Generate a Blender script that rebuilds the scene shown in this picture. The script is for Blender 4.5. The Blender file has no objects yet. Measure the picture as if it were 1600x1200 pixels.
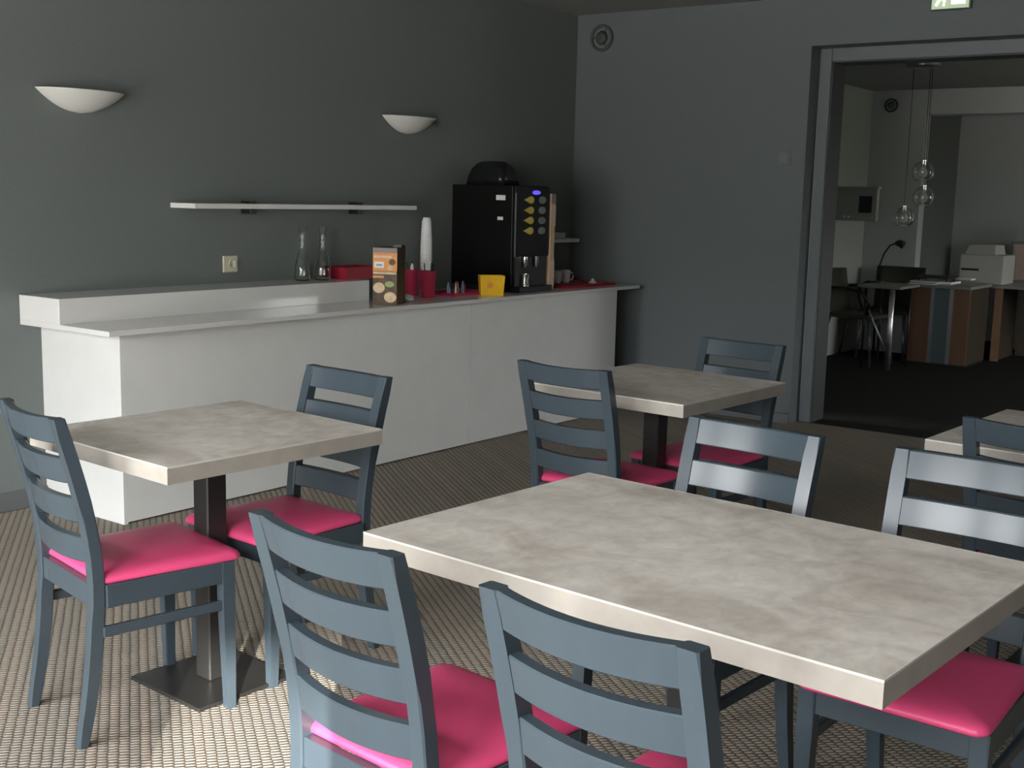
import bpy, bmesh, math, random
from mathutils import Vector, Matrix
random.seed(7)
C = bpy.context.scene.collection
S = bpy.context.scene
PI = math.pi

# ------------------------------------------------------------------ camera
CAM = dict(cx=-7.3150, cy=-4.8343, cz=1.4300, yaw=0.9410, pitch=-0.1550, roll=0.0240, f=1890.9)
def set_camera(p):
    cy, sy = math.cos(p['yaw']), math.sin(p['yaw']); cp, sp = math.cos(p['pitch']), math.sin(p['pitch'])
    fwd = Vector((sy*cp, cy*cp, sp)); r = Vector((cy, -sy, 0)); u = r.cross(fwd)
    c, s = math.cos(p['roll']), math.sin(p['roll'])
    r2 = c*r + s*u; u2 = -s*r + c*u
    cd = bpy.data.cameras.new('camera'); co = bpy.data.objects.new('camera', cd); C.objects.link(co)
    m = Matrix((( r2.x, u2.x, -fwd.x, p['cx']), (r2.y, u2.y, -fwd.y, p['cy']), (r2.z, u2.z, -fwd.z, p['cz']), (0,0,0,1)))
    co.matrix_world = m
    cd.sensor_width = 36; cd.lens = p['f']/1600*36; cd.clip_start = .05; cd.clip_end = 200
    S.camera = co
set_camera(CAM)

# ------------------------------------------------------------------ world, sun, portals, exposure
SKY = 25.0
w = bpy.data.worlds.new('world'); S.world = w; w.use_nodes = True
nt = w.node_tree; nt.nodes.clear()
out = nt.nodes.new('ShaderNodeOutputWorld'); bg = nt.nodes.new('ShaderNodeBackground')
tc = nt.nodes.new('ShaderNodeTexCoord'); sx = nt.nodes.new('ShaderNodeSeparateXYZ'); rp = nt.nodes.new('ShaderNodeValToRGB')
nt.links.new(tc.outputs['Generated'], sx.inputs[0]); nt.links.new(sx.outputs['Z'], rp.inputs[0])
mp = nt.nodes.new('ShaderNodeMapRange'); mp.inputs[1].default_value = -1; mp.inputs[2].default_value = 1
nt.links.new(sx.outputs['Z'], mp.inputs[0]); nt.links.new(mp.outputs[0], rp.inputs[0])
e = rp.color_ramp.elements
e[0].position = .49; e[0].color = (.16, .16, .14, 1)
e[1].position = .53; e[1].color = (.36, .37, .36, 1)
e2 = e.new(.60); e2.color = (.80, .81, .82, 1)
e2 = e.new(.72); e2.color = (1.0, 1.0, 1.0, 1)
nt.links.new(rp.outputs[0], bg.inputs[0]); bg.inputs[1].default_value = SKY; nt.links.new(bg.outputs[0], out.inputs[0])

SUN_TAN = .33
sd = bpy.data.lights.new('sun', 'SUN'); sd.energy = 19; sd.angle = math.radians(.3); sd.color = (1, .95, .88)
so = bpy.data.objects.new('sun', sd); C.objects.link(so)
so.rotation_euler = Vector((-.76, -.65, SUN_TAN)).to_track_quat('Z', 'Y').to_euler()
so.location = (-14, -9, 6)

def portal(name, loc, rot, w_, h_):
    d = bpy.data.lights.new(name, 'AREA'); d.shape = 'RECTANGLE'; d.size = w_; d.size_y = h_; d.cycles.is_portal = True
    o = bpy.data.objects.new(name, d); C.objects.link(o); o.location = loc; o.rotation_euler = rot
WIN = [(-.8, -2.45, .12), (-2.75, -4.4, .12), (-4.72, -5.56, .95)]     # window spans along y on the left wall, sill height
WZ1, XL = 2.25, -8.2
for a, b, z0 in WIN:
    portal('window_daylight', (XL-.05, (a+b)/2, (z0+WZ1)/2), (0, -PI/2, 0), WZ1-z0, abs(b-a))
portal('lobby_daylight', (3.2, -7.05, 1.5), (-PI/2, 0, 0), 1.6, 1.2)

S.view_settings.view_transform = 'Standard'; S.view_settings.look = 'None'
S.view_settings.gamma = 1; S.view_settings.use_curve_mapping = False
S.view_settings.exposure = 0.0

# ------------------------------------------------------------------ materials
def mat(name, col, rough=.5, metal=0, noise=None, bump=None, coat=0, spec=.5, trans=0, emit=None, ior=1.45):
    m = bpy.data.materials.new(name); m.use_nodes = True; n = m.node_tree; b = n.nodes['Principled BSDF']
    b.inputs['Base Color'].default_value = (*col, 1); b.inputs['Roughness'].default_value = rough
    b.inputs['Metallic'].default_value = metal; b.inputs['Coat Weight'].default_value = coat; b.inputs['IOR'].default_value = ior
    b.inputs['Specular IOR Level'].default_value = spec; b.inputs['Transmission Weight'].default_value = trans
    tcn = n.nodes.new('ShaderNodeTexCoord')
    if noise:      # (scale, other colour, stretch, detail)
        sc, c2, st, det = noise
        mpn = n.nodes.new('ShaderNodeMapping'); mpn.inputs['Scale'].default_value = st
        nz = n.nodes.new('ShaderNodeTexNoise'); nz.inputs['Scale'].default_value = sc; nz.inputs['Detail'].default_value = det
        nz.inputs['Roughness'].default_value = .6
        mr = n.nodes.new('ShaderNodeMapRange'); mr.inputs[1].default_value = .3; mr.inputs[2].default_value = .7
        mx = n.nodes.new('ShaderNodeMix'); mx.data_type = 'RGBA'
        mx.inputs[6].default_value = (*col, 1); mx.inputs[7].default_value = (*c2, 1)
        n.links.new(tcn.outputs['Object'], mpn.inputs[0]); n.links.new(mpn.outputs[0], nz.inputs[0])
        n.links.new(nz.outputs[0], mr.inputs[0]); n.links.new(mr.outputs[0], mx.inputs[0]); n.links.new(mx.outputs[2], b.inputs['Base Color'])
    if bump:
        nb = n.nodes.new('ShaderNodeTexNoise'); nb.inputs['Scale'].default_value = bump[0]; nb.inputs['Detail'].default_value = 3
        bp_ = n.nodes.new('ShaderNodeBump'); bp_.inputs['Strength'].default_value = bump[1]; bp_.inputs['Distance'].default_value = .003
        n.links.new(tcn.outputs['Object'], nb.inputs[0]); n.links.new(nb.outputs[0], bp_.inputs['Height']); n.links.new(bp_.outputs[0], b.inputs['Normal'])
    if emit:
        b.inputs['Emission Color'].default_value = (*emit[0], 1); b.inputs['Emission Strength'].default_value = emit[1]
    return m

M = {}
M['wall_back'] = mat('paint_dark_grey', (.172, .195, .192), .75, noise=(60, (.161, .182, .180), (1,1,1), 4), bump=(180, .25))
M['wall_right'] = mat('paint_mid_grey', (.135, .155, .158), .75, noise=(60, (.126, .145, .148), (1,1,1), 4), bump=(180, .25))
M['wall_plain'] = mat('paint_pale', (.16, .16, .155), .8, bump=(150, .2))
M['ceiling'] = mat('ceiling_paint', (.30, .31, .29), .85, bump=(120, .2))
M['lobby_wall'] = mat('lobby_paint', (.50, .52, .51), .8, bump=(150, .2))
M['lining_shade'] = mat('reveal_shade_tone', (.04, .047, .05), .5)
M['recess_shade'] = mat('recess_shaded_paint', (.17, .18, .17), .8)  # darker copy of the lobby paint, shade put into the colour
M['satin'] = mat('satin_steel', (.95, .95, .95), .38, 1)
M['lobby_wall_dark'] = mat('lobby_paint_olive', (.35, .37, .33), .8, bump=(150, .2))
M['frame_paint'] = mat('door_frame_paint', (.135, .155, .168), .45)
M['skirting'] = mat('skirting_paint', (.12, .13, .135), .5)
M['white_lam'] = mat('white_laminate', (.75, .76, .75), .38, noise=(8, (.72, .73, .72), (1,1,1), 2))
M['white_top'] = mat('white_worktop', (.72, .72, .71), .12)
M['sconce'] = mat('sconce_plaster', (.80, .80, .77), .5)
M['chair'] = mat('blue_grey_stained_wood', (.047, .065, .080), .25, noise=(14, (.042, .059, .072), (1,1,.25), 4))
M['seat'] = mat('pink_vinyl', (.70, .072, .20), .34, bump=(500, .12), spec=.5)
M['black_metal'] = mat('black_powder_metal', (.018, .018, .017), .38)
M['edge'] = mat('pale_edge_band', (.37, .345, .305), .4, noise=(14, (.31, .285, .255), (1,1,1), 5))
M['edge_glint'] = mat('painted_edge_glint', (.56, .55, .51), .4)
M['outlet'] = mat('outlet_plastic', (.62, .60, .46), .4)
M['switch'] = mat('switch_plastic', (.15, .17, .172), .4)
M['vent'] = mat('vent_plastic', (.07, .078, .076), .6)
M['bracket'] = mat('bracket_metal', (.05, .05, .05), .4, .6)
M['black_gloss'] = mat('black_gloss_plastic', (.006, .006, .006), .25)
M['black_dull'] = mat('black_dull_plastic', (.012, .013, .013), .4)
M['hopper'] = mat('smoked_plastic', (.012, .014, .014), .22)
M['chrome'] = mat('chrome', (.92, .92, .92), .22, 1)
M['alu'] = mat('brushed_aluminium', (.30, .30, .31), .35, .9)
M['glass'] = mat('clear_glass', (.93, .97, .94), .03, trans=1)
M['red'] = mat('crimson_plastic', (.42, .025, .07), .4)
M['darkred'] = mat('dark_red_plastic', (.30, .008, .025), .45)
M['cup_white'] = mat('white_plastic_cup', (.78, .78, .79), .4)
M['china'] = mat('white_china', (.74, .72, .72), .25)
M['yellow'] = mat('yellow_card', (.85, .52, .015), .5, noise=(22, (.80, .44, .01), (1,1,1), 3))
M['btn_yellow'] = mat('yellow_button', (.55, .45, .08), .35, emit=((.6, .5, .1), .04))
M['btn_grey'] = mat('grey_button', (.20, .23, .21), .35)
M['display'] = mat('blue_display', (.02, .02, .2), .3, emit=((.12, .10, 1.0), 1.1))
M['orange'] = mat('orange_print', (.75, .22, .05), .5, noise=(40, (.70, .36, .08), (1,1,1), 4))
M['brown'] = mat('brown_print', (.03, .02, .012), .5, noise=(35, (.12, .06, .02), (1,1,1), 4))
M['cream'] = mat('cream_print', (.78, .62, .42), .5, noise=(50, (.60, .40, .22), (1,1,1), 3))
M['greenp'] = mat('green_print', (.30, .38, .12), .5)
M['olive'] = mat('dark_olive_print', (.045, .042, .018), .5, noise=(30, (.10, .05, .012), (1,1,1), 3))
M['tan'] = mat('tan_strip_print', (.52, .36, .12), .5, noise=(24, (.62, .42, .36), (1,1,1), 4))
M['pinktan'] = mat('mottled_pink_print', (.50, .33, .26), .5, noise=(70, (.72, .58, .50), (1,1,1), 3))
M['greyp'] = mat('grey_label', (.24, .21, .20), .5)
M['paper'] = mat('white_paper', (.80, .80, .80), .6)
M['dgreen'] = mat('dark_green_stirrer', (.02, .06, .04), .4)
M['bluepaper'] = mat('blue_paper', (.22, .30, .48), .5)
M['magenta'] = mat('magenta_plastic', (.38, .01, .07), .4)
M['sign'] = mat('sign_green', (.42, .50, .36), .5, emit=((.50, .60, .40), .55))
M['sign_white'] = mat('sign_white', (.9, .95, .9), .5, emit=((.93, 1, .93), 1.1))
M['sign_dark'] = mat('sign_pictogram', (.10, .15, .14), .5)
M['wood'] = mat('cherry_wood', (.19, .10, .055), .4, noise=(7, (.15, .075, .04), (1,1,.15), 5))
M['wood_dark'] = mat('brown_wood', (.055, .045, .028), .45, noise=(7, (.04, .032, .02), (1,1,.15), 5))
M['wood_pale'] = mat('orange_wood', (.24, .13, .07), .4)
M['frosted'] = mat('frosted_panel', (.10, .135, .145), .3)
M['desk_top'] = mat('grey_desk_top', (.22, .23, .22), .35)
M['rattan'] = mat('dark_rattan', (.05, .05, .035), .6, bump=(120, .6))
M['printer'] = mat('printer_plastic', (.46, .46, .42), .5)
M['box_metal'] = mat('grey_box_metal', (.34, .35, .32), .5)
M['plant'] = mat('plant_leaf', (.03, .06, .02), .5)
M['outdoor'] = mat('outside_render', (.5, .48, .45), .8)

def concrete():
    m = bpy.data.materials.new('concrete_laminate'); m.use_nodes = True; n = m.node_tree; b = n.nodes['Principled BSDF']
    tcn = n.nodes.new('ShaderNodeTexCoord')
    def nz(sc, det, st):
        a = n.nodes.new('ShaderNodeMapping'); a.inputs['Scale'].default_value = st
        t = n.nodes.new('ShaderNodeTexNoise'); t.inputs['Scale'].default_value = sc; t.inputs['Detail'].default_value = det; t.inputs['Roughness'].default_value = .62
        t.inputs['Distortion'].default_value = .6
        n.links.new(tcn.outputs['Object'], a.inputs[0]); n.links.new(a.outputs[0], t.inputs[0]); return t
    a = nz(4.5, 6, (1.0, 1.5, 1)); c = nz(16, 6, (1.6, 1, 1)); d = nz(2.2, 2, (1, 1, 1))
    r1 = n.nodes.new('ShaderNodeValToRGB'); el = r1.color_ramp.elements
    el[0].position = .33; el[0].color = (.47, .415, .37, 1); el[1].position = .68; el[1].color = (.76, .715, .66, 1)
    k = el.new(.5); k.color = (.62, .575, .525, 1)
    r2 = n.nodes.new('ShaderNodeMix'); r2.data_type = 'RGBA'; r2.blend_type = 'MULTIPLY'
    mr = n.nodes.new('ShaderNodeMapRange'); mr.inputs[1].default_value = .35; mr.inputs[2].default_value = .65; mr.inputs[3].default_value = .86; mr.inputs[4].default_value = 1.06
    r3 = n.nodes.new('ShaderNodeMix'); r3.data_type = 'RGBA'; r3.blend_type = 'MIX'; r3.inputs[7].default_value = (.57, .56, .52, 1)
    mr2 = n.nodes.new('ShaderNodeMapRange'); mr2.inputs[1].default_value = .45; mr2.inputs[2].default_value = .7; mr2.inputs[4].default_value = .45
    n.links.new(a.outputs[0], r1.inputs[0]); n.links.new(c.outputs[0], mr.inputs[0]); n.links.new(d.outputs[0], mr2.inputs[0])
    cc = n.nodes.new('ShaderNodeCombineColor')
    for i in range(3): n.links.new(mr.outputs[0], cc.inputs[i])
    r2.inputs[0].default_value = 1
    n.links.new(r1.outputs[0], r3.inputs[6]); n.links.new(mr2.outputs[0], r3.inputs[0])
    n.links.new(r3.outputs[2], r2.inputs[6]); n.links.new(cc.outputs[0], r2.inputs[7]); n.links.new(r2.outputs[2], b.inputs['Base Color'])
    b.inputs['Roughness'].default_value = .42
    return m
M['concrete'] = concrete()

def carpet():
    """woven loop carpet: rows of short loops in ribs, tan with dark gaps"""
    m = bpy.data.materials.new('woven_carpet'); m.use_nodes = True; n = m.node_tree; b = n.nodes['Principled BSDF']
    L = n.links.new
    tcn = n.nodes.new('ShaderNodeTexCoord'); mpn = n.nodes.new('ShaderNodeMapping')
    mpn.inputs['Rotation'].default_value = (0, 0, math.radians(-53.5))     # ribs run along the mapped x
    L(tcn.outputs['Object'], mpn.inputs[0])
    wob = n.nodes.new('ShaderNodeTexNoise'); wob.inputs['Scale'].default_value = 30; wob.inputs['Detail'].default_value = 2
    va = n.nodes.new('ShaderNodeVectorMath'); va.operation = 'MULTIPLY_ADD'; va.inputs[1].default_value = (.006, .006, 0)
    L(tcn.outputs['Object'], wob.inputs[0]); L(wob.outputs['Color'], va.inputs[0]); L(mpn.outputs[0], va.inputs[2])
    sp = n.nodes.new('ShaderNodeSeparateXYZ'); L(va.outputs[0], sp.inputs[0])
    def mth(op, a, c=None, v=None):
        k = n.nodes.new('ShaderNodeMath'); k.operation = op
        if hasattr(a, 'links'): L(a, k.inputs[0])
        else: k.inputs[0].default_value = a
        if c is not None: L(c, k.inputs[1])
        elif v is not None: k.inputs[1].default_value = v
        return k.outputs[0]
    P1, P2 = .0265, .0155        # rib pitch, loop pitch
    yr = mth('DIVIDE', sp.outputs[1], v=P1); fl = mth('FLOOR', yr); odd = mth('MULTIPLY', fl, v=.5)
    xr = mth('ADD', mth('DIVIDE', sp.outputs[0], v=P2), odd)
    sy_ = mth('SINE', mth('MULTIPLY', mth('FRACT', yr), v=PI)); sx_ = mth('SINE', mth('MULTIPLY', mth('FRACT', xr), v=PI))
    h = mth('MULTIPLY', mth('POWER', sy_, v=.38), mth('POWER', sx_, v=.8))
    fine = n.nodes.new('ShaderNodeTexNoise'); fine.inputs['Scale'].default_value = 260; fine.inputs['Detail'].default_value = 2; L(tcn.outputs['Object'], fine.inputs[0])
    big = n.nodes.new('ShaderNodeTexNoise'); big.inputs['Scale'].default_value = 3; L(tcn.outputs['Object'], big.inputs[0])
    wn = n.nodes.new('ShaderNodeTexWhiteNoise'); wn.noise_dimensions = '1D'; L(fl, wn.inputs['W'])
    hh = mth('ADD', h, mth('MULTIPLY', mth('SUBTRACT', fine.outputs[0], v=.5), v=.5))
    rp_ = n.nodes.new('ShaderNodeValToRGB'); el = rp_.color_ramp.elements
    el[0].position = .05; el[0].color = (.085, .074, .064, 1); el[1].position = .80; el[1].color = (.36, .325, .285, 1)
    k = el.new(.42); k.color = (.20, .176, .155, 1)
    L(hh, rp_.inputs[0])
    tint = n.nodes.new('ShaderNodeMix'); tint.data_type = 'RGBA'; tint.blend_type = 'MULTIPLY'; tint.inputs[0].default_value = 1
    rb = n.nodes.new('ShaderNodeValToRGB'); rb.color_ramp.elements[0].color = (.90, .92, .90, 1); rb.color_ramp.elements[1].color = (1.08, 1.03, .96, 1)
    L(wn.outputs[0], rb.inputs[0]); L(rp_.outputs[0], tint.inputs[6]); L(rb.outputs[0], tint.inputs[7])
    L(tint.outputs[2], b.inputs['Base Color'])
    bp_ = n.nodes.new('ShaderNodeBump'); bp_.inputs['Strength'].default_value = .8; bp_.inputs['Distance'].default_value = .004
    L(hh, bp_.inputs['Height']); L(bp_.outputs[0], b.inputs['Normal'])
    b.inputs['Roughness'].default_value = .95; b.inputs['Specular IOR Level'].default_value = .1
    return m
M['carpet'] = carpet()

M['carpet_dark'] = mat('black_carpet', (.022, .021, .020), .95, spec=.1, bump=(300, .5))
# ------------------------------------------------------------------ mesh helpers
def link(name, bm, material, parent=None, smooth=False):
    bmesh.ops.recalc_face_normals(bm, faces=bm.faces)
    me = bpy.data.meshes.new(name); bm.to_mesh(me); bm.free()
    if smooth:
        for p in me.polygons: p.use_smooth = True
    o = bpy.data.objects.new(name, me); C.objects.link(o)
    ms = material if isinstance(material, (list, tuple)) else [material]
    for x in ms: me.materials.append(M[x] if isinstance(x, str) else x)
    if parent: o.parent = parent
    return o
def box(bm, x0, x1, y0, y1, z0, z1, bev=0, seg=1, mi=0):
    vs = [bm.verts.new((x, y, z)) for x in (x0, x1) for y in (y0, y1) for z in (z0, z1)]
    fs = [bm.faces.new([vs[i] for i in q]) for q in ((0,1,3,2),(4,6,7,5),(0,4,5,1),(2,3,7,6),(0,2,6,4),(1,5,7,3))]
    for f in fs: f.material_index = mi
    if bev:
        es = list({e for f in fs for e in f.edges})
        bmesh.ops.bevel(bm, geom=es, offset=bev, segments=seg, affect='EDGES', profile=.6)
def B(name, x0, x1, y0, y1, z0, z1, m, parent=None, bev=0, seg=1):
    bm = bmesh.new(); box(bm, x0, x1, y0, y1, z0, z1, bev, seg); return link(name, bm, m, parent)
def loft(bm, rings, caps=True, closed=True):
    R = [[bm.verts.new(p) for p in r] for r in rings]
    n = len(R[0])
    for a, b in zip(R, R[1:]):
        for i in range(n if closed else n-1):
            j = (i+1) % n; bm.faces.new((a[i], a[j], b[j], b[i]))
    if caps: bm.faces.new(R[0][::-1]); bm.faces.new(R[-1])
def prism(bm, pts, lo, hi):           # box section swept: pts list of (y,z), x from lo to hi
    loft(bm, [[(lo, y, z) for y, z in pts], [(hi, y, z) for y, z in pts]])
def lathe(bm, prof, cx=0, cy=0, seg=24, caps=True):
    rings = [[(cx+r*math.cos(2*PI*i/seg), cy+r*math.sin(2*PI*i/seg), z) for i in range(seg)] for r, z in prof]
    loft(bm, rings, caps)
def tube(bm, pts, r, seg=8):
    pts = [Vector(p) for p in pts]; rr = r if isinstance(r, (list, tuple)) else [r]*len(pts)
    rings = []; up = Vector((0, 0, 1))
    t0 = (pts[1]-pts[0]).normalized()
    if abs(t0.dot(up)) > .95: up = Vector((1, 0, 0))
    for i, p in enumerate(pts):
        t = (pts[min(i+1, len(pts)-1)]-pts[max(i-1, 0)]).normalized()
        a = t.cross(up).normalized(); b = a.cross(t)
        rings.append([p + rr[i]*(math.cos(2*PI*k/seg)*a + math.sin(2*PI*k/seg)*b) for k in range(seg)])
    loft(bm, rings)
def T(name, pts, r, m, parent=None, seg=8):
    bm = bmesh.new(); tube(bm, pts, r, seg); return link(name, bm, m, parent, True)
def Lt(name, prof, m, parent=None, cx=0, cy=0, seg=24, caps=True):
    bm = bmesh.new(); lathe(bm, prof, cx, cy, seg, caps); o = link(name, bm, m, parent, True)
    o.data.set_sharp_from_angle(angle=math.radians(50)); return o
def thing(name, label, cat, loc=(0,0,0), rz=0, group=None):
    o = bpy.data.objects.new(name, None); C.objects.link(o); o.empty_display_size = .05
    o.location = loc; o.rotation_euler = (0, 0, rz); return tag(o, label, cat, group)
def tag(o, label, cat, group=None):
    o['label'] = label; o['category'] = cat
    if group: o['group'] = group
    return o
def struct(o): o['kind'] = 'structure'; return o
def children(o): return [c for c in bpy.data.objects if c.parent == o]
def dup(root, loc, rz, label, group=None):
    def cp(o, par):
        c = o.copy(); C.objects.link(c)
        if par: c.parent = par
        for ch in kids.get(o, []): cp(ch, c)
        return c
    kids = {}
    for o in bpy.data.objects:
        if o.parent: kids.setdefault(o.parent, []).append(o)
    r = cp(root, None); r.location = loc; r.rotation_euler = (0, 0, rz); r['label'] = label
    if group: r['group'] = group
    return r

# ------------------------------------------------------------------ room shell
H = 2.68; YF = -9.0; XR0, XR1 = 0.0, .15
struct(B('floor_lobby', .15, 9.0, YF-.2, .2, -.1, 0, 'carpet_dark'))
struct(B('floor', XL-.2, .15, YF-.2, .2, -.1, 0, 'carpet'))
struct(B('ceiling', XL-.2, .15, YF-.2, .2, H, H+.1, 'ceiling'))
struct(B('wall_back', XL-.2, .15, 0, .15, 0, H, 'wall_back'))
struct(B('wall_front', XL-.2, .15, YF-.15, YF, 0, H, 'wall_plain'))
DY0, DY1, DZ = -1.738, -4.3, 2.385
bm = bmesh.new()
box(bm, XR0, XR1, DY0, 0, 0, H); box(bm, XR0, XR1, DY1, DY0, DZ, H); box(bm, XR0, XR1, YF, DY1, 0, H)
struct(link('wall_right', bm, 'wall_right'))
bm = bmesh.new()
ys = [0.15] + [v for ab in WIN for v in ab[:2]] + [YF-.15]
for i in range(0, len(ys), 2): box(bm, XL-.2, XL, ys[i+1], ys[i], 0, H)
for a, b, WZ0 in WIN: box(bm, XL-.2, XL, b, a, 0, WZ0); box(bm, XL-.2, XL, b, a, WZ1, H)
struct(link('wall_left', bm, 'wall_plain'))
for i, (a, b, WZ0) in enumerate(WIN):
    wf = struct(bpy.data.objects.new('window_%d' % (i+1), None)); C.objects.link(wf)
    bm = bmesh.new()
    box(bm, XL-.12, XL-.06, b, b+.05, WZ0, WZ1); box(bm, XL-.12, XL-.06, a-.05, a, WZ0, WZ1)
    box(bm, XL-.12, XL-.06, b, a, WZ0, WZ0+.05); box(bm, XL-.12, XL-.06, b, a, WZ1-.05, WZ1)
    link('window_frame', bm, 'white_lam', wf)
# unseen added blocker whose one hole cuts the low sun into floor streaks
az = Vector((-.76, -.65, 0)).normalized(); lat = Vector((-.65, .76, 0)).normalized()
cen = Vector((XL, -5.14, 1.37)) + 25*Vector((-.76, -.65, SUN_TAN))
bm = bmesh.new()
def blocker_slab(a, b, z0, z1):
    P = [cen*1 + lat*u + az*d for u in (a, b) for d in (0, .4)]
    vs = [bm.verts.new((p.x, p.y, z)) for p in P for z in (z0, z1)]
    for q in ((0,1,3,2),(4,6,7,5),(0,4,5,1),(2,3,7,6),(0,2,6,4),(1,5,7,3)): bm.faces.new([vs[i] for i in q])
zc = cen.z
blocker_slab(-2.2, -.31, 0, zc+1.6); blocker_slab(.31, 5.2, 0, zc+1.6); blocker_slab(-.31, .31, 0, zc-.27); blocker_slab(-.31, .31, zc+.27, zc+1.6)
struct(link('sun_blocker', bm, 'outdoor'))
struct(B('yard_ground', -45, XL-.2, -40, 20, -.3, -.15, 'outdoor'))

# skirting along the back wall left of the counter
bm = bmesh.new(); box(bm, XL, -4.24, -.018, 0, 0, .085, .004)
struct(link('baseboard_back', bm, 'skirting'))
bm = bmesh.new(); box(bm, -.016, 0, DY0, -.0, 0, .07, .004)
struct(link('baseboard_right', bm, 'skirting'))

# door frame set back in the opening
door = struct(bpy.data.objects.new('door_1', None)); C.objects.link(door); door.location = (.15, DY0, 0)
def Bd(name, x0, x1, y0, y1, z0, z1, m, bev=.004):
    return B(name, x0-.15, x1-.15, y0-DY0, y1-DY0, z0, z1, m, door, bev)
Bd('door_jamb', .15, .37, -1.812, -1.738, 0, DZ, 'frame_paint'); Bd('door_jamb', .15, .37, DY1, DY1+.095, 0, DZ, 'frame_paint')
Bd('door_head', .15, .37, DY1+.095, -1.812, DZ-.083, DZ, 'frame_paint')
Bd('jamb_shade', .172, .37, -1.818, -1.812, 0, DZ-.083, 'lining_shade', 0); Bd('head_shade', .172, .37, DY1+.1, -1.818, DZ-.089, DZ-.083, 'lining_shade', 0)  # dark sheets that paint the shade on the inner reveal
# lobby beyond
LH = 2.50
struct(B('ceiling_lobby', .15, 7.5, -7.2, .2, LH, LH+.08, 'ceiling'))
struct(B('wall_lobby_far', 4.35, 4.5, -1.07, 0, 0, LH, 'lobby_wall'))
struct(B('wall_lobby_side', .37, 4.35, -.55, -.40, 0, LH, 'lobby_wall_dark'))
struct(B('wall_lobby_recess', 4.5, 6.15, -.87, -.75, 0, LH, 'recess_shade'))
struct(B('wall_lobby_end', 6.15, 6.3, -7.2, -.75, 0, LH, 'lobby_wall'))
struct(B('trim_1', 4.35, 4.6, -7.0, -1.07, 2.27, LH, 'lobby_wall'))       # bulkhead beam
bm = bmesh.new()
box(bm, .15, 2.4, -7.2, -7.05, 0, LH); box(bm, 4.0, 6.3, -7.2, -7.05, 0, LH); box(bm, 2.4, 4.0, -7.2, -7.05, 0, .9); box(bm, 2.4, 4.0, -7.2, -7.05, 2.1, LH)
struct(link('wall_lobby_near', bm, 'lobby_wall'))

# ------------------------------------------------------------------ tables
TZ, TT = .75, .045
def make_table(name, label, cx, cy, ang, wx, wy, poles):
    """local x = image-left to image-right-near edge direction"""
    t = thing(name, label, 'table', (cx, cy, 0), ang)
    B('tabletop', -wx/2+.002, wx/2-.002, -wy/2+.002, wy/2-.002, TZ-.004, TZ, 'concrete', t)
    bm = bmesh.new()
    b = .0022
    for (x0, x1, y0, y1) in ((-wx/2, wx/2, -wy/2, -wy/2+.002), (-wx/2, wx/2, wy/2-.002, wy/2), (-wx/2, -wx/2+.002, -wy/2+.002, wy/2-.002), (wx/2-.002, wx/2, -wy/2+.002, wy/2-.002)):
        box(bm, x0, x1, y0, y1, TZ-.004, TZ+.0002)
    link('edge_highlight', bm, 'edge_glint', t)  # pale strip painting the window highlight along the top edges
    B('edge_band', -wx/2, wx/2, -wy/2, wy/2, TZ-TT, TZ-.004, 'edge', t)
    for (px, py, bs) in poles:
        B('column', px-.034, px+.034, py-.034, py+.034, .012, TZ-TT-.006, 'black_metal', t, .004)
        B('top_plate', px-.12, px+.12, py-.12, py+.12, TZ-TT-.006, TZ-TT, 'black_metal', t)
        B('base_plate', px-bs/2, px+bs/2, py-bs/2, py+bs/2, 0, .012, 'black_metal', t, .002)
    return t
make_table('dining_table', 'large rectangular concrete-look dining table in the foreground', -5.232, -3.776, -1.641, 1.100, .759, [(0, 0, .34)])
make_table('dining_table', 'square concrete-look table at the left, in front of the white counter end', -5.086, -2.145, -1.642, .665, .723, [(0, 0, .335)])
make_table('dining_table', 'square concrete-look table in the middle, before the corner of the room', -3.369, -2.632, -1.634, .686, .73, [(0, 0, .335)])
a = -1.634; wx, wy = .686, .73
make_table('dining_table', 'table cut by the right edge of the photo, in front of the dark doorway', -3.772+wx/2*math.cos(a)-wy/2*math.sin(a), -3.76+wx/2*math.sin(a)+wy/2*math.cos(a), a, wx, wy, [(0, 0, .335)])

# ------------------------------------------------------------------ chairs
HB = .865
def ypost(z):      # centre line of the back post
    K = [(0, -.232), (.15, -.205), (.30, -.188), (.44, -.184), (.56, -.196), (.70, -.226), (HB, -.272)]
    for (z0, y0), (z1, y1) in zip(K, K[1:]):
        if z <= z1+1e-6:
            t = (z-z0)/(z1-z0); i = K.index((z0, y0))
            m0 = (y1-K[i-1][1])/(z1-K[i-1][0]) if i else (y1-y0)/(z1-z0)
            m1 = (K[i+2][1]-y0)/(K[i+2][0]-z0) if i+2 < len(K) else (y1-y0)/(z1-z0)
            h = z1-z0
            return (2*t**3-3*t*t+1)*y0+(t**3-2*t*t+t)*h*m0+(-2*t**3+3*t*t)*y1+(t**3-t*t)*h*m1
    return K[-1][1]
def slopez(z): return (ypost(min(z+.01, HB))-ypost(max(z-.01, 0)))/(min(z+.01, HB)-max(z-.01, 0))
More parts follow.
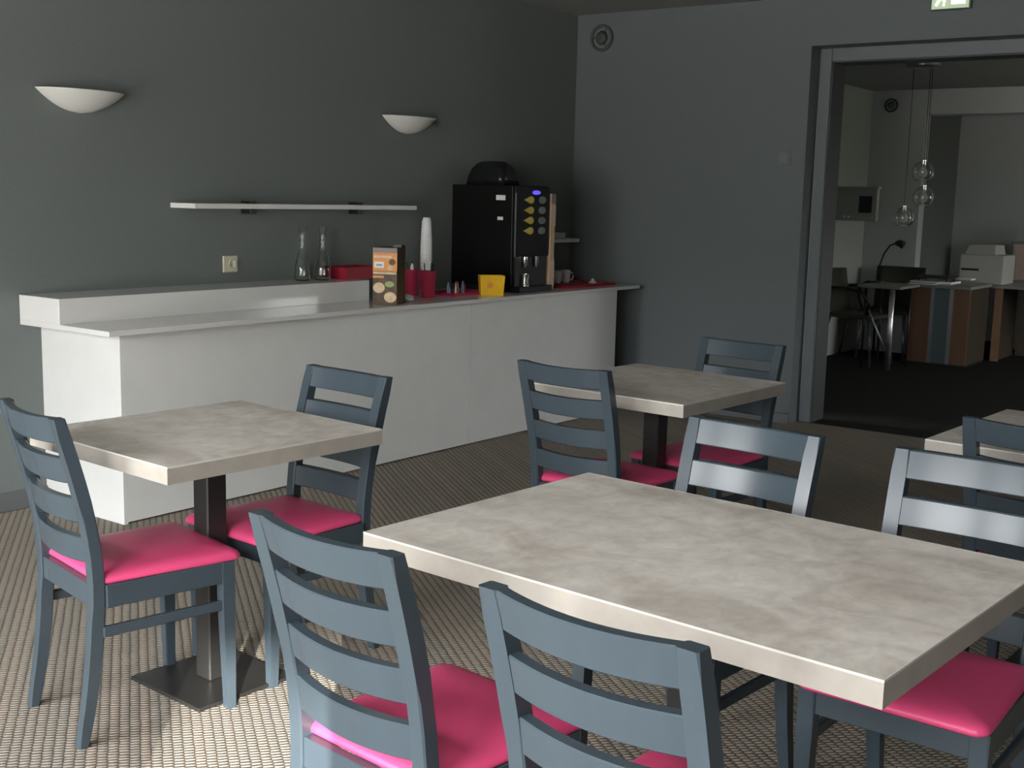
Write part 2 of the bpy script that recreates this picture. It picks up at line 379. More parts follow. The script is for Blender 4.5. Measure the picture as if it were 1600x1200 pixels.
def make_chair():
    t = thing('dining_chair', '', 'chair')
    for s in (-1, 1):
        bm = bmesh.new(); rings = []
        for k in range(17):
            z = HB*k/16
            xo = .181 + .009*(z/HB); wd = .036 if z > .3 else .030+.006*z/.3
            dp = .036 - .010*max(0, (.3-z)/.3) - .004*max(0, (z-.45)/.42)
            y = ypost(z)
            xa, xb = s*xo, s*(xo-wd)
            rings.append([(xa, y-dp/2, z), (xb, y-dp/2, z), (xb, y+dp/2, z), (xa, y+dp/2, z)])
        loft(bm, rings)
        bmesh.ops.bevel(bm, geom=[e_ for e_ in bm.edges if abs(e_.verts[0].co.z-e_.verts[1].co.z) > .01], offset=.0035, segments=1, affect='EDGES')
        o = link('back_post', bm, 'chair', t, True); o.data.set_sharp_from_angle(angle=math.radians(28))
        bm = bmesh.new()
        loft(bm, [[(s*.197, .196-q, z), (s*(.197-q), .196-q, z), (s*(.197-q), .196, z), (s*.197, .196, z)] for z, q in ((0, .028), (.30, .036), (.4245, .038))])
        bmesh.ops.bevel(bm, geom=[e_ for e_ in bm.edges if abs(e_.verts[0].co.z-e_.verts[1].co.z) > .01], offset=.003, segments=2, affect='EDGES')
        link('leg', bm, 'chair', t)
        B('side_rail', min(s*.192, s*.170), max(s*.192, s*.170), -.166, .160, .364, .4245, 'chair', t, .002)
        B('stretcher', min(s*.188, s*.172), max(s*.188, s*.172), -.175, .165, .286, .314, 'chair', t, .003)
    B('front_rail', -.160, .160, .170, .192, .364, .4245, 'chair', t, .002)
    B('rear_rail', -.150, .150, -.196, -.174, .364, .4245, 'chair', t, .002)
    # four curved slats
    for k in range(4):
        ztop = HB - .1055*k; zb = ztop-.066
        wx_ = .157
        bm = bmesh.new(); rings = []
        n = 14
        for i in range(n+1):
            u = -1+2*i/n; x = u*wx_
            sag = -.023*(1-u*u); dip = -.004*(1-u*u)
            r = []
            for (z, d) in ((zb, -.0140), (ztop, -.0135), (ztop, .0135), (zb, .0140)):
                r.append((x, ypost(z)+sag+d, z + dip))
            rings.append(r)
        loft(bm, rings)
        bmesh.ops.bevel(bm, geom=[e_ for e_ in bm.edges if abs(e_.verts[0].co.x-e_.verts[1].co.x) > .01], offset=.003, segments=1, affect='EDGES')
        o = link('back_slat', bm, 'chair', t, True); o.data.set_sharp_from_angle(angle=math.radians(28))
    # cushion
    bm = bmesh.new(); rings = []
    def plan(ins):
        xf, xr, yf, yr = .199-ins, .186-ins, .222-ins, -.180+ins
        cs = [(xf, yf), (-xf, yf), (-xr, yr), (xr, yr)]; pts = []
        rad = max(.028-ins*.3, .008)
        for i, (x, y) in enumerate(cs):
            a0 = (0, PI/2, PI, 1.5*PI)[i]
            cx = x - rad*(1 if x > 0 else -1); cy = y - rad*(1 if y > 0 else -1)
            for j in range(7):
                an = a0+PI/2*j/6; pts.append((cx+rad*math.cos(an), cy+rad*math.sin(an)))
        # densify front edge with slight bow
        return pts
    for ins, z in ((.006, .424), (.001, .429), (.001, .435), (.006, .443), (.016, .449), (.036, .4535), (.07, .457), (.11, .459), (.15, .460)):
        rings.append([(x, y + (.008*(1-(x/.2)**2) if y > .1 else 0), z) for x, y in plan(ins)])
    loft(bm, rings)
    link('seat_cushion', bm, 'seat', t, True)
    return t
CH = [
 ((-5.325, -2.118), -1.775, 'grey chair at the far left, nearest the window side, at the left square table'),
 ((-4.815, -2.149), 1.493, 'grey chair facing left behind the left square table, white counter behind it'),
 ((-5.640, -3.453), -1.677, 'foreground grey chair seen from behind at the left corner of the big table'),
 ((-5.694, -4.009), -1.656, 'nearest grey chair seen from behind, bottom centre, along the big table'),
 ((-4.777, -3.530), 1.480, 'grey chair on the far side of the big table, nearer the middle table'),
 ((-4.792, -4.105), 1.545, 'grey chair on the far side of the big table, cut by the right photo edge'),
 ((-3.669, -2.601), -1.621, 'grey chair seen from behind at the middle table, in front of the counter'),
 ((-3.093, -2.689), 1.477, 'grey chair on the far side of the middle table, beside the door frame'),
 ((-3.707, -4.118), -1.60, 'bluish chair seen from behind at the table cut by the right edge'),
]
c0 = make_chair()
GC = 'grey ladder-back chairs with pink seats'
for i, ((x, y), a, lab) in enumerate(CH):
    if i == 0: c = c0
    else: c = dup(c0, (x, y, 0), a, lab, GC)
    c.location = (x, y, 0); c.rotation_euler = (0, 0, a); c['label'] = lab; c['group'] = GC

# ------------------------------------------------------------------ counter
ct = thing('bar_counter', 'long white bar counter with stepped back ledge along the grey wall', 'counter', (-2.2, -.3, 0))
def rel(bm, d=Vector((2.2, .3, 0))):
    for v in bm.verts: v.co += d
    return bm
def quadbox(x0, x1, f0, f1, yb, z0, z1, bev=0):
    bm = bmesh.new()
    lo = [(x0, yb, z0), (x1, yb, z0), (x1, f1, z0), (x0, f0, z0)]; hi = [(a_, b_, z1) for a_, b_, _ in lo]
    loft(bm, [lo, hi])
    if bev: bmesh.ops.bevel(bm, geom=list(bm.edges), offset=bev, segments=1, affect='EDGES')
    return rel(bm)
CZ = .842; fl = lambda x: -.565 - (x+4.238)*.020
XS = -1.93      # panel joint
link('front_panel', quadbox(-4.218, XS-.0015, fl(-4.218), fl(XS), fl(-4.2)+.05, 0.008, CZ-.022), 'white_lam', ct)
link('front_panel', quadbox(XS+.0015, -.42, fl(XS), fl(-.42), fl(-1)+.05, 0.008, CZ-.022), 'white_lam', ct)
link('end_panel', quadbox(-4.238, -4.2185, fl(-4.238), fl(-4.218), -.001, 0.0, CZ-.022), 'white_lam', ct)
link('end_panel', quadbox(-.4195, -.400, fl(-.42), fl(-.40), -.001, 0.0, CZ-.022), 'white_lam', ct)
link('worktop', quadbox(-4.339, -.12, -.636, -.652, -.001, CZ-.022, CZ, .0015), 'white_top', ct)
link('back_ledge', quadbox(-4.339, -2.433, -.296, -.296, -.001, CZ, .951, .0015), 'white_top', ct)

# ------------------------------------------------------------------ wall fittings
def sconce(x, z, label):
    t = thing('wall_light', label, 'wall light', (x, 0, z), 0, 'white half-bowl wall lights on the grey wall')
    W, D, Hh = .222, .125, .098
    def shell(k, th):
        bm = bmesh.new(); R = []
        nu, nv = 14, 28
        for i in range(nu+1):
            p = i/nu                      # 0 rim .. 1 bottom
            rr = (1-p)**.50 if i < nu else .03
            zz = -Hh*p*k
            R.append([(rr*(W-th)*math.cos(PI*j/nv), -rr*(D-th)*math.sin(PI*j/nv), zz) for j in range(nv+1)])
        return bm, R
    bm, R = shell(1, 0)
    loft(bm, R, caps=False, closed=False)
    _, R2 = shell(.93, .006)
    loft(bm, R2, caps=False, closed=False)
    # rim strip
    a_ = [bm.verts.new(v) for v in R[0]]; b_ = [bm.verts.new(v) for v in R2[0]]
    for i in range(len(a_)-1): bm.faces.new((a_[i], a_[i+1], b_[i+1], b_[i]))
    bmesh.ops.remove_doubles(bm, verts=bm.verts, dist=.0003)
    link('shade', bm, 'sconce', t, True)
    B('mount_plate', -.06, .06, -.02, 0, -.07, -.02, 'white_lam', t, .003)
    bm = bmesh.new(); tube(bm, [(-.05, -.05, -.02), (.05, -.05, -.02)], .011, 10); link('lamp_tube', bm, 'paper', t, True)
sconce(-4.005, 1.842, 'white half-bowl wall light at the upper left, above the counter end')
sconce(-1.795, 1.868, 'smaller-looking white half-bowl wall light above the right end of the shelf')

sh = thing('wall_shelf', 'long thin white shelf on dark brackets above the counter ledge', 'shelf', (-2.7, 0, 1.354))
B('shelf_board', -3.525+2.7, -1.915+2.7, -.185, -.002, -.024, 0, 'white_lam', sh, .0015)
for x in (-3.06, -2.27): B('bracket', x-.022+2.7, x+.022+2.7, -.075, 0, -.052, .014, 'bracket', sh, .003)
sh2 = thing('corner_shelf', 'short white shelf in the corner beside the coffee machine', 'shelf', (-.4, 0, 1.14))
B('shelf_board', -.55, .225, -.185, -.002, -.024, 0, 'white_lam', sh2, .0015)
B('bracket', -.05, -.01, -.075, 0, -.052, .014, 'bracket', sh2, .003)
st = tag(Lt('saucer_stack', [(.03, 0), (.055, .008), (.06, .014), (.056, .018), (.06, .026), (.056, .03), (.062, .04), (.03, .034)], 'china'), 'small stack of white saucers on the corner shelf', 'saucers')
st.location = (-.33, -.10, 1.14)

ou = thing('wall_socket', 'cream square wall socket above the counter ledge', 'socket', (-3.16, 0, 1.047))
B('face_plate', -.047, .047, -.010, 0, -.042, .042, 'outlet', ou, .003)
bm = bmesh.new(); lathe(bm, [(.026, 0), (.026, -.003), (.020, -.003), (.018, .004), (.002, .004)], seg=20)
for v in bm.verts: v.co = Vector((v.co.x+.012, -.0105+v.co.z*1.0, v.co.y))
link('socket_well', bm, 'outlet', ou, True)
for dx in (-.006, .03):
    bm = bmesh.new(); tube(bm, [(dx, -.0125, 0), (dx, -.009, 0)], .003, 8); link('pin_hole', bm, 'bracket', ou)

sw = thing('light_switch', 'small square grey switch on the side wall beside the door frame', 'switch', (0, -1.605, 1.70))
B('face_plate', -.010, 0, -.040, .040, -.042, .042, 'switch', sw, .003)
B('rocker', -.015, -.010, -.026, .026, -.030, .030, 'switch', sw, .002)

vt = thing('air_vent', 'round grey ventilation valve high on the side wall near the corner', 'vent', (0, -.205, 2.515))
def vent_parts(t, R, m):
    for nm, prof in (('vent_ring', [(R, 0), (R, -.014), (R*.94, -.02), (R*.78, -.012), (R*.78, 0)]),
                     ('vent_disc', [(.004, -.03), (R*.36, -.026), (R*.52, -.012), (R*.40, -.004), (.004, -.004)])):
        bm = bmesh.new(); lathe(bm, prof, seg=28, caps=False)
        for v in bm.verts: v.co = Vector((v.co.z, v.co.x, v.co.y))
        link(nm, bm, m, t, True)
    for k in range(3):
        bm = bmesh.new(); an = k*2*PI/3
        tube(bm, [(-.008, R*.4*math.cos(an), R*.4*math.sin(an)), (-.008, R*.85*math.cos(an), R*.85*math.sin(an))], .004, 6); link('vent_spoke', bm, m, t)
vent_parts(vt, .092, 'vent')

sg = thing('exit_sign', 'lit green-white emergency exit sign above the doorway, cut by the top of the photo', 'sign', (0, -2.575, 2.60))
B('sign_housing', -.035, 0, -.118, .110, -.058, .070, 'sign_dark', sg, .004)
B('sign_face', -.038, -.035, -.108, .103, -.052, .064, 'sign', sg)
B('door_symbol', -.040, -.038, -.088, -.008, -.030, .058, 'sign_white', sg)
bm = bmesh.new()
for pts in ([(-.040, .055, .040), (-.040, .050, .010)], [(-.040, .050, .010), (-.040, .066, -.010), (-.040, .078, -.034)],
            [(-.040, .050, .010), (-.040, .030, -.008), (-.040, .034, -.036)], [(-.040, .055, .035), (-.040, .078, .020)], [(-.040, .055, .035), (-.040, .028, .022)]):
    tube(bm, pts, .0075, 6)
bmesh.ops.create_icosphere(bm, subdivisions=2, radius=.011, matrix=Matrix.Translation((-.040, .056, .055)))
link('running_figure', bm, 'sign_white', sg)

# ------------------------------------------------------------------ coffee machine
cm = thing('coffee_machine', 'tall black coffee machine with yellow buttons on the counter', 'coffee machine', (-1.145, -.255, CZ))
mx0, mx1, my0, my1 = -.225, .145, -.235, .250
B('body', mx0, mx1, my0+.015, my1, .03, .645, 'black_gloss', cm, .006, 2)
B('front_door', mx0+.002, mx1-.002, my0-.004, my0+.014, .215, .640, 'black_gloss', cm, .004, 2)
B('trim_strip', mx0-.001, mx0+.006, my0-.009, my0-.003, .215, .60, 'alu', cm)
B('drip_tray', mx0+.01, mx1-.01, my0-.045, my0+.02, .0, .035, 'black_dull', cm, .004)
B('foot_plinth', mx0+.02, mx1-.02, my0+.02, my1-.02, .0, .03, 'black_dull', cm)
# hopper
bm = bmesh.new(); rings = []
for z, k, r in ((.645, 1, .03), (.70, .95, .04), (.745, .86, .05), (.775, .72, .06), (.79, .52, .05), (.793, .3, .03)):
    hx, hy = .10*k, .150*k; pts = []
    for i, (sx_, sy_) in enumerate(((1,1), (-1,1), (-1,-1), (1,-1))):
        for j in range(5):
            an = (0, PI/2, PI, 1.5*PI)[i]+PI/2*j/4; pts.append((-.065+sx_*(hx-r)+r*math.cos(an), .055+sy_*(hy-r)+r*math.sin(an), z))
    rings.append(pts)
loft(bm, rings); link('bean_hopper', bm, 'hopper', cm, True)
B('side_glint', mx0-.002, mx0+.001, -.165, -.095, .555, .585, 'paper', cm)  # white chips painting reflections on the glossy side
B('side_glint', mx0-.002, mx0+.001, -.150, -.108, .435, .455, 'paper', cm)
yb_ = my0-.004
def disc(name, x, z, rx, rz, m, tip=0):
    bm = bmesh.new(); pts = []
    for i in range(18):
        an = 2*PI*i/18; px, pz = math.cos(an)*rx, math.sin(an)*rz
        if tip and px < 0: pz *= (1+px/rx*.95); px *= 1.6
        elif tip: px *= .8
        pts.append((x+px, z+pz))
    loft(bm, [[(a_, yb_+.001, b_) for a_, b_ in pts], [(a_, yb_-.006, b_) for a_, b_ in pts], [(x+(a_-x)*.8, yb_-.008, z+(b_-z)*.8) for a_, b_ in pts]])
    return link(name, bm, m, cm)
for k in range(4):
    z = .560-.0625*k
    disc('product_button', -.070, z, .043, .023, 'btn_yellow', 1)
    disc('price_button', .056, z, .036, .022, 'btn_grey')
disc('display', -.010, .605, .040, .013, 'display')
# niche with nozzle
B('niche_back', mx0+.02, mx1-.02, my0+.002, my0+.014, .035, .215, 'black_dull', cm)
Lt('nozzle', [(.016, .215), (.018, .18), (.012, .165), (.006, .15)], 'chrome', cm, -.12, my0-.012, 16)
Lt('nozzle', [(.016, .215), (.014, .18), (.008, .15)], 'alu', cm, .0, my0-.012, 16)
gl = thing('steel_cup', 'small steel cup on the drip tray of the coffee machine', 'cup', (-1.27, -.508, CZ+.035))
Lt('cup_body', [(.022, 0), (.026, .01), (.022, .035), (.028, .075), (.026, .075), (.02, .036), (.02, .004)], 'chrome', gl)
Lt('cup_foot', [(.028, 0), (.03, .003), (.02, .006)], 'chrome', gl)

dp = thing('stick_dispenser', 'slim tan and pink printed strip box standing right of the coffee machine', 'dispenser', (-.972, -.46, CZ))
B('dispenser_body', -.024, .024, -.04, .06, 0, .60, 'tan', dp, .003)
B('upper_print', -.0245, .0245, -.042, -.0395, .40, .53, 'pinktan', dp)
B('lower_print', -.0245, .0245, -.042, -.0395, .02, .19, 'pinktan', dp)
B('top_label', -.0245, .0245, -.042, -.0395, .54, .598, 'greyp', dp)

# ------------------------------------------------------------------ counter-top items
RZ = .951
cprof = [(.034, 0), (.040, .006), (.043, .03), (.041, .07), (.030, .12), (.018, .165), (.0135, .195), (.017, .205), (.0135, .215), (.0155, .25), (.023, .288)]
def carafe(x, y, lab, k=1.0):
    t = thing('glass_carafe', lab, 'carafe', (x, y, RZ), 0, 'glass carafes on the ledge')
    pr = [(r*k, z) for r, z in cprof] + [((r-.003)*k, z+(.004 if z < .01 else 0)) for r, z in reversed(cprof)]
    Lt('carafe_body', pr, 'glass', t, caps=True)
carafe(-2.755, -.11, 'left-hand clear glass carafe on the ledge')
carafe(-2.635, -.14, 'right-hand clear glass carafe on the ledge, next to the red basket', 1.08)

rb = thing('red_basket', 'low dark red basket on the ledge behind the printed box', 'basket', (-2.40, -.12, RZ))
bm = bmesh.new()
def tray(bm, hx, hy, h, th, fl_=.012):
    o1 = [(-hx*fl_, 0)]
    for (x0, x1, y0, y1) in ((-hx, hx, -hy, -hy+th), (-hx, hx, hy-th, hy), (-hx, -hx+th, -hy+th, hy-th), (hx-th, hx, -hy+th, hy-th)): box(bm, x0, x1, y0, y1, 0, h)
    box(bm, -hx+th, hx-th, -hy+th, hy-th, 0, th)
tray(bm, .13, .09, .062, .005); link('basket_body', bm, 'darkred', rb)
bm = bmesh.new()
for (x0, x1, y0, y1) in ((-.134, .134, -.094, -.086), (-.134, .134, .086, .094), (-.134, -.126, -.086, .086), (.126, .134, -.086, .086)): box(bm, x0, x1, y0, y1, .058, .067, .001)
link('basket_rim', bm, 'darkred', rb)
# basket sits partly past the ledge end on the counter in photo; a second low piece on the worktop

pb = thing('printed_box', 'tall printed carton in orange and brown with cup pictures, on the counter', 'box', (-2.500, -.50, CZ), math.radians(-65))
BW, BD_, BH = .134, .15, .30
B('carton', -BW/2, BW/2, -BD_/2, BD_/2, 0, BH, 'olive', pb, .002)
yf = -BD_/2
def pr_(name, x0, x1, z0, z1, m, y=yf, t_=.0015): return B(name, x0, x1, y-t_, y, z0, z1, m, pb)
pr_('orange_print', -BW/2+.001, BW/2-.001, .175, .272, 'orange')
pr_('dark_band', -BW/2+.001, BW/2-.001, .272, .298, 'greyp')
pr_('title_strip', -BW/2+.008, BW/2-.03, .245, .258, 'cream', yf-.0015)
pr_('white_label', -BW/2+.008, -.005, .192, .226, 'paper', yf-.0015)
pr_('label_lettering', -BW/2+.020, -.015, .204, .212, 'greyp', yf-.003)
pr_('brown_print', -BW/2+.001, BW/2-.001, .004, .160, 'brown')
pr_('pale_band', -BW/2+.002, BW/2-.004, .160, .172, 'cream', yf)
pr_('orange_band', -BW/2+.002, -.005, .140, .152, 'orange', yf-.0015)
def pcirc(name, cx_, cz_, rx, rz, m):
    bm = bmesh.new(); pts = [(cx_+rx*math.cos(2*PI*i/16), cz_+rz*math.sin(2*PI*i/16)) for i in range(16)]
    loft(bm, [[(a_, yf-.0016, b_) for a_, b_ in pts], [(a_, yf-.003, b_) for a_, b_ in pts]]); return link(name, bm, m, pb)
pcirc('cup_picture', -.032, .088, .032, .028, 'cream'); pcirc('cup_picture', .030, .040, .034, .028, 'cream'); pcirc('cup_picture', .026, .108, .026, .016, 'greenp')
pcirc('cup_picture', .040, .225, .018, .016, 'brown'); pcirc('cup_picture', .030, .192, .016, .012, 'cream')
B('box_flap', .03, .075, -.03, .04, BH, BH+.012, 'black_dull', pb)

cup_pr = [(.037, 0), (.040, .004), (.048, .144), (.050, .150), (.047, .150), (.045, .141), (.036, .006)]
def bucket(x, y, lab):
    t = thing('red_pot', lab, 'pot', (x, y, CZ), 0, 'crimson pots on the counter')
    Lt('pot_body', cup_pr, 'red', t); return t
bucket(-2.035, -.375, 'front crimson pot holding dark stirrers, before the white cup stack')
bucket(-2.005, -.225, 'rear crimson pot half hidden behind the printed carton')
def stick(x, y, z, dx, dy, h, m, lab, nm='stirrer', cat='stirrer', grp='stirrers in the crimson pots'):
    o = T(nm, [(0, 0, 0), (dx*.6, dy*.6, h*.6), (dx, dy, h)], .0035, m, None, 6); o.location = (x, y, z); tag(o, lab, cat, grp)
for i, (dx, dy, h) in enumerate(((.035, -.01, .155), (-.03, .0, .165), (.01, -.02, .17), (.045, .01, .15))):
    stick(-2.035+dx*.3, -.375+dy*.3, CZ+.010, dx*.75, dy*.75, h+.02, 'dgreen', ('tallest', 'leftmost', 'middle', 'rightmost')[(0, 1, 2, 3)[i]].replace('tallest', 'second from right') + ' dark green stirrer sticking out of the front crimson pot')
for i, (dx, dy, h) in enumerate(((-.035, 0, .16), (.02, .01, .165))):
    stick(-2.005+dx*.3, -.225+dy*.3, CZ+.010, dx*.7, dy*.7, h+.02, 'dgreen', ('left', 'right')[i] + ' dark stirrer sticking out of the rear crimson pot')
o = Lt('creamer_tip', [(.008, 0), (.010, .03), (.004, .05)], 'paper'); o.location = (-2.02, -.245, CZ+.135); tag(o, 'white pointed sachet tip sticking out of the rear crimson pot', 'sachet')

cs = thing('cup_stack', 'tall stack of white plastic cups behind the front crimson pot', 'cups', (-1.885, -.235, CZ))
prof = [(.022, 0)]
for k in range(22): z = .01+k*.019; r = .0235+.0105*math.sin(PI*(k+3)/26)**.8; prof += [(r, z), (r+.0022, z+.013), (r, z+.016)]
prof.append((.021, .446))
Lt('stacked_cups', prof, 'cup_white', cs)

tr_ = thing('sachet_tray', 'flat magenta tray of sachets left of the yellow box', 'tray', (-1.72, -.34, CZ))
bm = bmesh.new(); tray(bm, .15, .10, .016, .004); link('tray_body', bm, 'magenta', tr_)
scol = ['bluepaper', 'dgreen', 'paper', 'orange', 'bluepaper', 'magenta']
for i in range(6):
    bm = bmesh.new(); loft(bm, [[(-.013, -.006, 0), (.013, -.006, 0), (.013, .006, 0), (-.013, .006, 0)], [(-.011, -.004, .04), (.011, -.004, .04), (.011, .004, .04), (-.011, .004, .04)], [(-.001, -.001, .07), (.004, -.001, .07), (.004, .001, .07), (-.001, .001, .07)]])
    nm = ['blue', 'green', 'white', 'orange', 'pale blue', 'magenta'][i]
    o = link('sachet', bm, scol[i], None); o.location = (-1.80+.032*i, -.34+.012*(i % 2), CZ+.0045); o.rotation_euler = (0, .12*(i % 3-1), .3*i)
    tag(o, nm + ' paper sachet standing in the magenta tray' + (' by the crimson pot' if i == 0 else ''), 'sachet', 'sachets in the magenta tray')

yb2 = thing('yellow_box', 'open yellow box in front of the coffee machine', 'box', (-1.60, -.50, CZ), math.radians(-44))
bm = bmesh.new()
lo = [(-.066, -.045), (.066, -.045), (.066, .045), (-.066, .045)]
k_ = 1.12
loft(bm, [[(x, y, 0) for x, y in lo], [(x*k_, y*k_, .115) for x, y in lo], [(x*k_*.96, y*k_*.94, .115) for x, y in lo], [(x*.95, y*.92, .006) for x, y in lo]])
link('box_body', bm, 'yellow', yb2)
bm = bmesh.new(); pts = [(.018*math.cos(2*PI*i/14)-.015, .018*math.sin(2*PI*i/14)+.06) for i in range(14)]
loft(bm, [[(a_, -.047-.0055*b_/.105, b_) for a_, b_ in pts], [(a_, -.049-.0055*b_/.105, b_) for a_, b_ in pts]]); link('round_print', bm, 'orange', yb2)

rt = thing('red_tray', 'flat red tray at the right end of the counter', 'tray', (-.53, -.38, CZ), 0)
bm = bmesh.new(); tray(bm, .29, .15, .014, .004); link('tray_body', bm, 'darkred', rt)
def mug(x, y, z, rz, lab):
    t = thing('white_mug', lab, 'mug', (x, y, z), rz, 'white mugs by the coffee machine')
    Lt('mug_body', [(.024, 0), (.028, .004), (.034, .055), (.036, .085), (.033, .085), (.031, .055), (.022, .006)], 'china', t)
    T('mug_handle', [(.032, 0, .07), (.052, 0, .066), (.060, 0, .045), (.050, 0, .022), (.030, 0, .016)], .005, 'china', t)
mug(-.515, -.235, CZ+.0045, math.radians(-20), 'left white mug on the red tray beside the coffee machine')
mug(-.415, -.235, CZ+.0045, math.radians(-35), 'right white mug on the red tray beside the coffee machine')
o = Lt('white_knob_lid', [(.028, 0), (.024, .010), (.010, .016), (.012, .026), (.004, .03)], 'china'); o.location = (-.28, -.37, CZ+.0045); tag(o, 'tiny white lid lying on the red tray near the counter end', 'lid')

# ------------------------------------------------------------------ lobby furniture
def pendant(x, y, z, r, lab):
    t = thing('pendant_lamp', lab, 'lamp', (x, y, z), 0, 'glass pendant lamps in the lobby')
    bm = bmesh.new()
    prof = [(r*math.sin(a_), r*math.cos(a_)) for a_ in [PI*k/14 for k in range(1, 12)]]
    prof = prof + [(q[0]*.95, q[1]*.95) for q in reversed(prof)]
    lathe(bm, prof, seg=24, caps=False); link('glass_globe', bm, 'glass', t, True)
    Lt('bulb', [(.004, -.045), (.03, -.03), (.036, 0), (.022, .03), (.012, .045)], 'china', t, seg=16)
    Lt('lamp_holder', [(.014, .04), (.02, .06), (.02, r+.01), (.006, r+.02)], 'chrome', t, seg=16)
    T('cord', [(0, 0, r+.01), (0, 0, LH-z-.031)], .0022, 'black_dull', t, 6)
    return t
pendant(2.20, -1.775, 1.678, .083, 'upper glass pendant lamp of three in the room beyond the doorway')
pendant(2.30, -1.760, 1.487, .083, 'middle glass pendant lamp, just below the upper one beyond the doorway')
pendant(2.30, -1.615, 1.325, .083, 'lowest glass pendant lamp, left of the other two beyond the doorway')
o = Lt('lamp_canopy', [(.13, 0), (.13, -.02), (.11, -.03)], 'alu'); o.location = (2.25, -1.70, LH); tag(o, 'round metal ceiling plate carrying the pendant lamps', 'ceiling plate')
lv = thing('air_vent', 'round ventilation valve high on the far wall of the lobby', 'vent', (4.35, -.735, 2.36)); vent_parts(lv, .065, 'vent')

wb = thing('wall_cabinet', 'grey metal box with a dark window on the lobby side wall', 'cabinet', (3.5, -.75, 1.27))
B('cabinet_body', 0, .06, -.215, .20, 0, .29, 'box_metal', wb, .006)
B('cabinet_lid', -.01, .07, -.225, .20, .29, .31, 'box_metal', wb, .003)
B('dark_window', -.006, 0, -.170, -.050, .075, .225, 'black_dull', wb)
for yy in (.03, .07): B('control_knob', -.008, 0, yy, yy+.018, .03, .045, 'paper', wb)

# reception desk
dk = thing('reception_desk', 'cherry wood reception desk with frosted centre strip beyond the doorway', 'desk', (3.68, -1.53, 0), math.radians(0))
B('front_panel', 0, .03, .075, .265, .02, .70, 'wood', dk)
B('front_panel', 0, .03, -.265, -.125, .02, .70, 'wood', dk)
B('frosted_strip', .004, .03, -.090, .045, .02, .70, 'frosted', dk)
B('metal_post', -.006, .03, .045, .075, .02, .70, 'alu', dk); B('metal_post', -.006, .03, -.125, -.090, .02, .70, 'alu', dk)
B('side_panel', .03, .60, -.265, -.24, .02, .70, 'wood_dark', dk)  # near-black wood stands in for shade on this side
B('desktop', -.08, .60, -.29, .29, .70, .728, 'desk_top', dk, .003)
B('plinth', .02, .58, -.27, .28, 0, .02, 'black_dull', dk)
ga = thing('side_table', 'small grey-topped table on a chrome leg left of the reception desk', 'table', (3.10, -1.20, 0))
B('table_top', -.10, .42, -.20, .18, .705, .73, 'desk_top', ga, .003)
for (lx, ly, rad, mm) in ((-.03, -.11, .024, 'satin'), (.36, -.14, .011, 'black_metal'), (.36, .12, .011, 'black_metal'), (-.04, .12, .011, 'black_metal')):
    T('leg', [(lx, ly, 0), (lx, ly, .705)], rad, mm, ga, 14)
T('brace', [(-.04, .12, .58), (-.035, .0, .34), (-.03, -.10, .12)], .009, 'satin', ga)

d2 = thing('side_desk', 'dark brown desk with an orange wood end panel, right of the reception desk', 'desk', (4.45, -1.98, 0))
B('end_panel', -.02, .60, .12, .16, 0, .68, 'wood_dark', d2)
B('edge_panel', -.04, -.02, .095, .165, 0, .68, 'wood_pale', d2)
B('modesty_panel', .60, .63, -1.4, .10, .0, .68, 'wood_dark', d2)
B('desktop', -.06, .95, -1.4, .66, .68, .71, 'desk_top', d2, .003)
B('end_panel', .05, .55, .52, .56, 0, .68, 'wood_dark', d2)

def lobby_chair(loc, rz, lab, s=1.0):
    t = thing('woven_armchair', lab, 'chair', loc, rz, 'dark woven chairs in the lobby')
    bm = bmesh.new(); rings = []
    for i in range(9):
        u = -1+2*i/8; x = u*.22; sag = -.05*(1-u*u)
        rings.append([(x, -.20+sag-.012, .44), (x*1.05, -.27+sag-.012, .84), (x*1.05, -.27+sag+.012, .84), (x, -.20+sag+.012, .44)])
    loft(bm, rings); link('backrest', bm, 'rattan', t, True)
    B('seat', -.23, .23, -.21, .23, .42, .455, 'rattan', t, .01, 2)
    for s_ in (-1, 1):
        T('leg', [(s_*.19, .19, .42), (s_*.22, .24, 0)], .012, 'alu', t); T('leg', [(s_*.19, -.18, .42), (s_*.22, -.28, 0)], .012, 'black_dull', t)
        T('armrest', [(s_*.22, -.22, .68), (s_*.26, -.05, .69), (s_*.26, .14, .66), (s_*.24, .20, .56), (s_*.21, .17, .44)], .014, 'black_dull', t)
    return t
lobby_chair((3.30, -.94, 0), math.radians(175), 'dark woven armchair left of the chrome table leg')
lobby_chair((3.98, -.99, 0), math.radians(92), 'dark woven chair behind the chrome-legged table, mostly hidden')

dl = thing('desk_lamp', 'black gooseneck desk lamp on the small grey table', 'lamp', (3.42, -1.06, .73))
Lt('lamp_base', [(.06, 0), (.06, .012), (.02, .02)], 'black_dull', dl)
T('gooseneck', [(0, 0, .015), (0, -.0, .16), (0, -.03, .26), (0, -.08, .335), (0, -.13, .355)], .007, 'black_dull', dl)
bm = bmesh.new(); tube(bm, [(0, -.13, .355), (0, -.16, .36), (0, -.20, .34)], [.02, .03, .036], 12); link('lamp_head', bm, 'black_dull', dl, True)

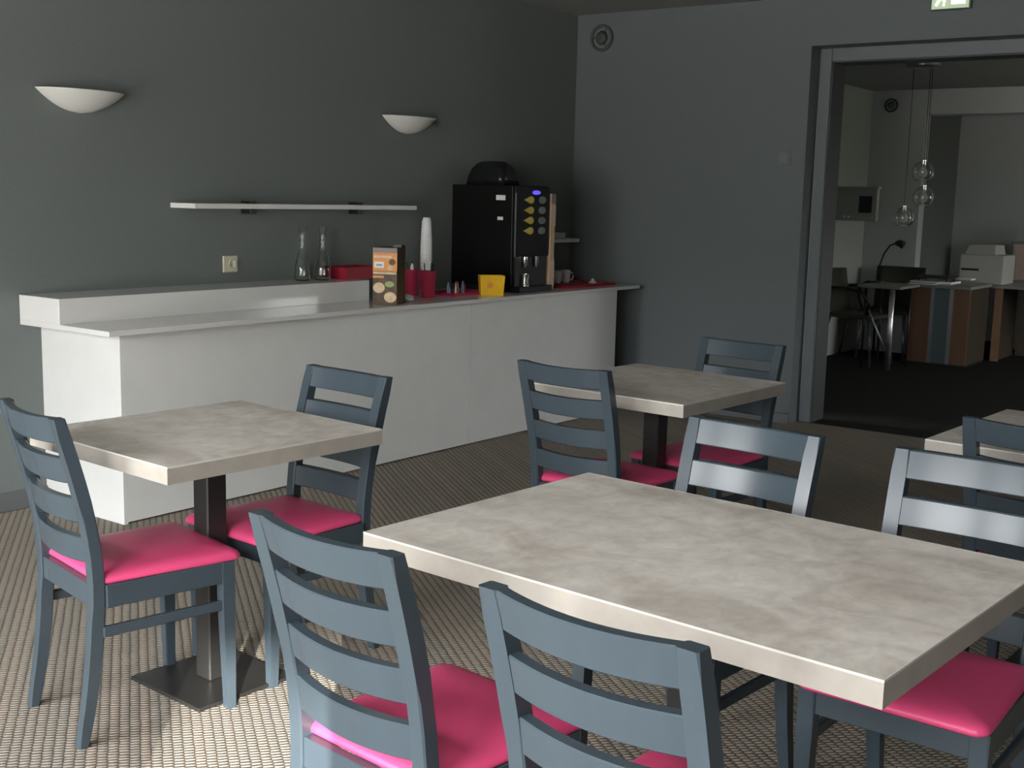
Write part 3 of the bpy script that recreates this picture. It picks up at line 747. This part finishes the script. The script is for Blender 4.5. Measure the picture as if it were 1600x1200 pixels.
pt = thing('printer', 'pale office printer on the side desk beyond the doorway', 'printer', (4.45, -1.52, .71))
B('printer_body', 0, .40, -.34, .06, 0, .27, 'printer', pt, .012, 2)
bm = bmesh.new(); loft(bm, [[(0, -.26, .27), (.36, -.26, .27), (.36, .02, .27), (0, .02, .27)], [(.05, -.24, .36), (.36, -.24, .36), (.36, 0, .36), (.05, 0, .36)]])
bmesh.ops.bevel(bm, geom=list(bm.edges), offset=.006, segments=1, affect='EDGES'); link('scanner_lid', bm, 'printer', pt)
B('output_tray', -.14, 0, -.10, .06, .03, .045, 'paper', pt, .003); B('output_slot', -.003, .001, -.12, .04, .12, .14, 'black_dull', pt)
lp = thing('document_tray', 'black flat document tray on the reception desk', 'tray', (3.90, -1.44, .728))
B('tray_base', -.15, .15, -.16, .20, 0, .02, 'paper', lp); B('tray_top', -.13, .14, -.13, .17, .045, .065, 'black_dull', lp, .004)
for q in ((-.11, -.11), (-.11, .14), (.11, -.11), (.11, .14)): B('tray_post', q[0]-.006, q[0]+.006, q[1]-.006, q[1]+.006, .02, .045, 'black_dull', lp)
sp_ = thing('paper_stack', 'low stack of pale papers on the reception desk edge', 'papers', (3.66, -1.40, .728))
for k in range(3): B('sheet_bundle', -.08+.01*k, .08+.005*k, -.10-.01*k, .12, .008*k, .008*k+.007, ('paper', 'greyp', 'paper')[k], sp_)
cb = thing('office_cupboard', 'dark wooden cupboard against the lobby end wall behind the printer', 'cupboard', (5.6, -1.93, 0))
B('cupboard_body', 0, .44, -1.6, .02, 0, 1.06, 'wood_dark', cb); B('cupboard_top', -.02, .44, -1.62, .30, 1.06, 1.085, 'desk_top', cb)
B('side_panel', 0, .44, .02, .28, 0, 1.06, 'pinktan', cb)
nk = thing('paper_napkin', 'crumpled whitish napkin on the counter beside the printed carton', 'napkin', (-2.30, -.44, CZ))
bm = bmesh.new(); bmesh.ops.create_icosphere(bm, subdivisions=3, radius=.045)
for v in bm.verts: v.co *= .7+.5*random.random(); v.co.z = max(0, v.co.z*.45+.014)
link('napkin_sheet', bm, 'paper', nk)
def plant(x, y, z, lab, n=9, s=.1):
    t = thing('potted_plant', lab, 'plant', (x, y, z))
    Lt('plant_pot', [(.03, 0), (.045, .05), (.04, .05)], 'darkred', t, seg=14)
    for k in range(n):
        an = 2*PI*k/n; r_ = s*(.7+.3*random.random()); h = .05+s*random.random()
        bm = bmesh.new(); c_, s_ = math.cos(an), math.sin(an)
        P = [(0, .006, .045), (.5, .018, .05+h*.8), (1, .004, .04+h*.6)]
        loft(bm, [[(c_*u*r_-s_*w_, s_*u*r_+c_*w_, zz), (c_*u*r_+s_*w_, s_*u*r_-c_*w_, zz), (c_*u*r_+s_*w_, s_*u*r_-c_*w_, zz+.003), (c_*u*r_-s_*w_, s_*u*r_+c_*w_, zz+.003)] for u, w_, zz in P])
        link('leaf', bm, 'plant', t)
plant(5.85, -1.75, 1.085, 'small dark potted plant on the lobby cupboard, left one', 9, .08)
plant(5.85, -2.0, 1.085, 'bushier dark potted plant on the lobby cupboard, right one', 13, .12)
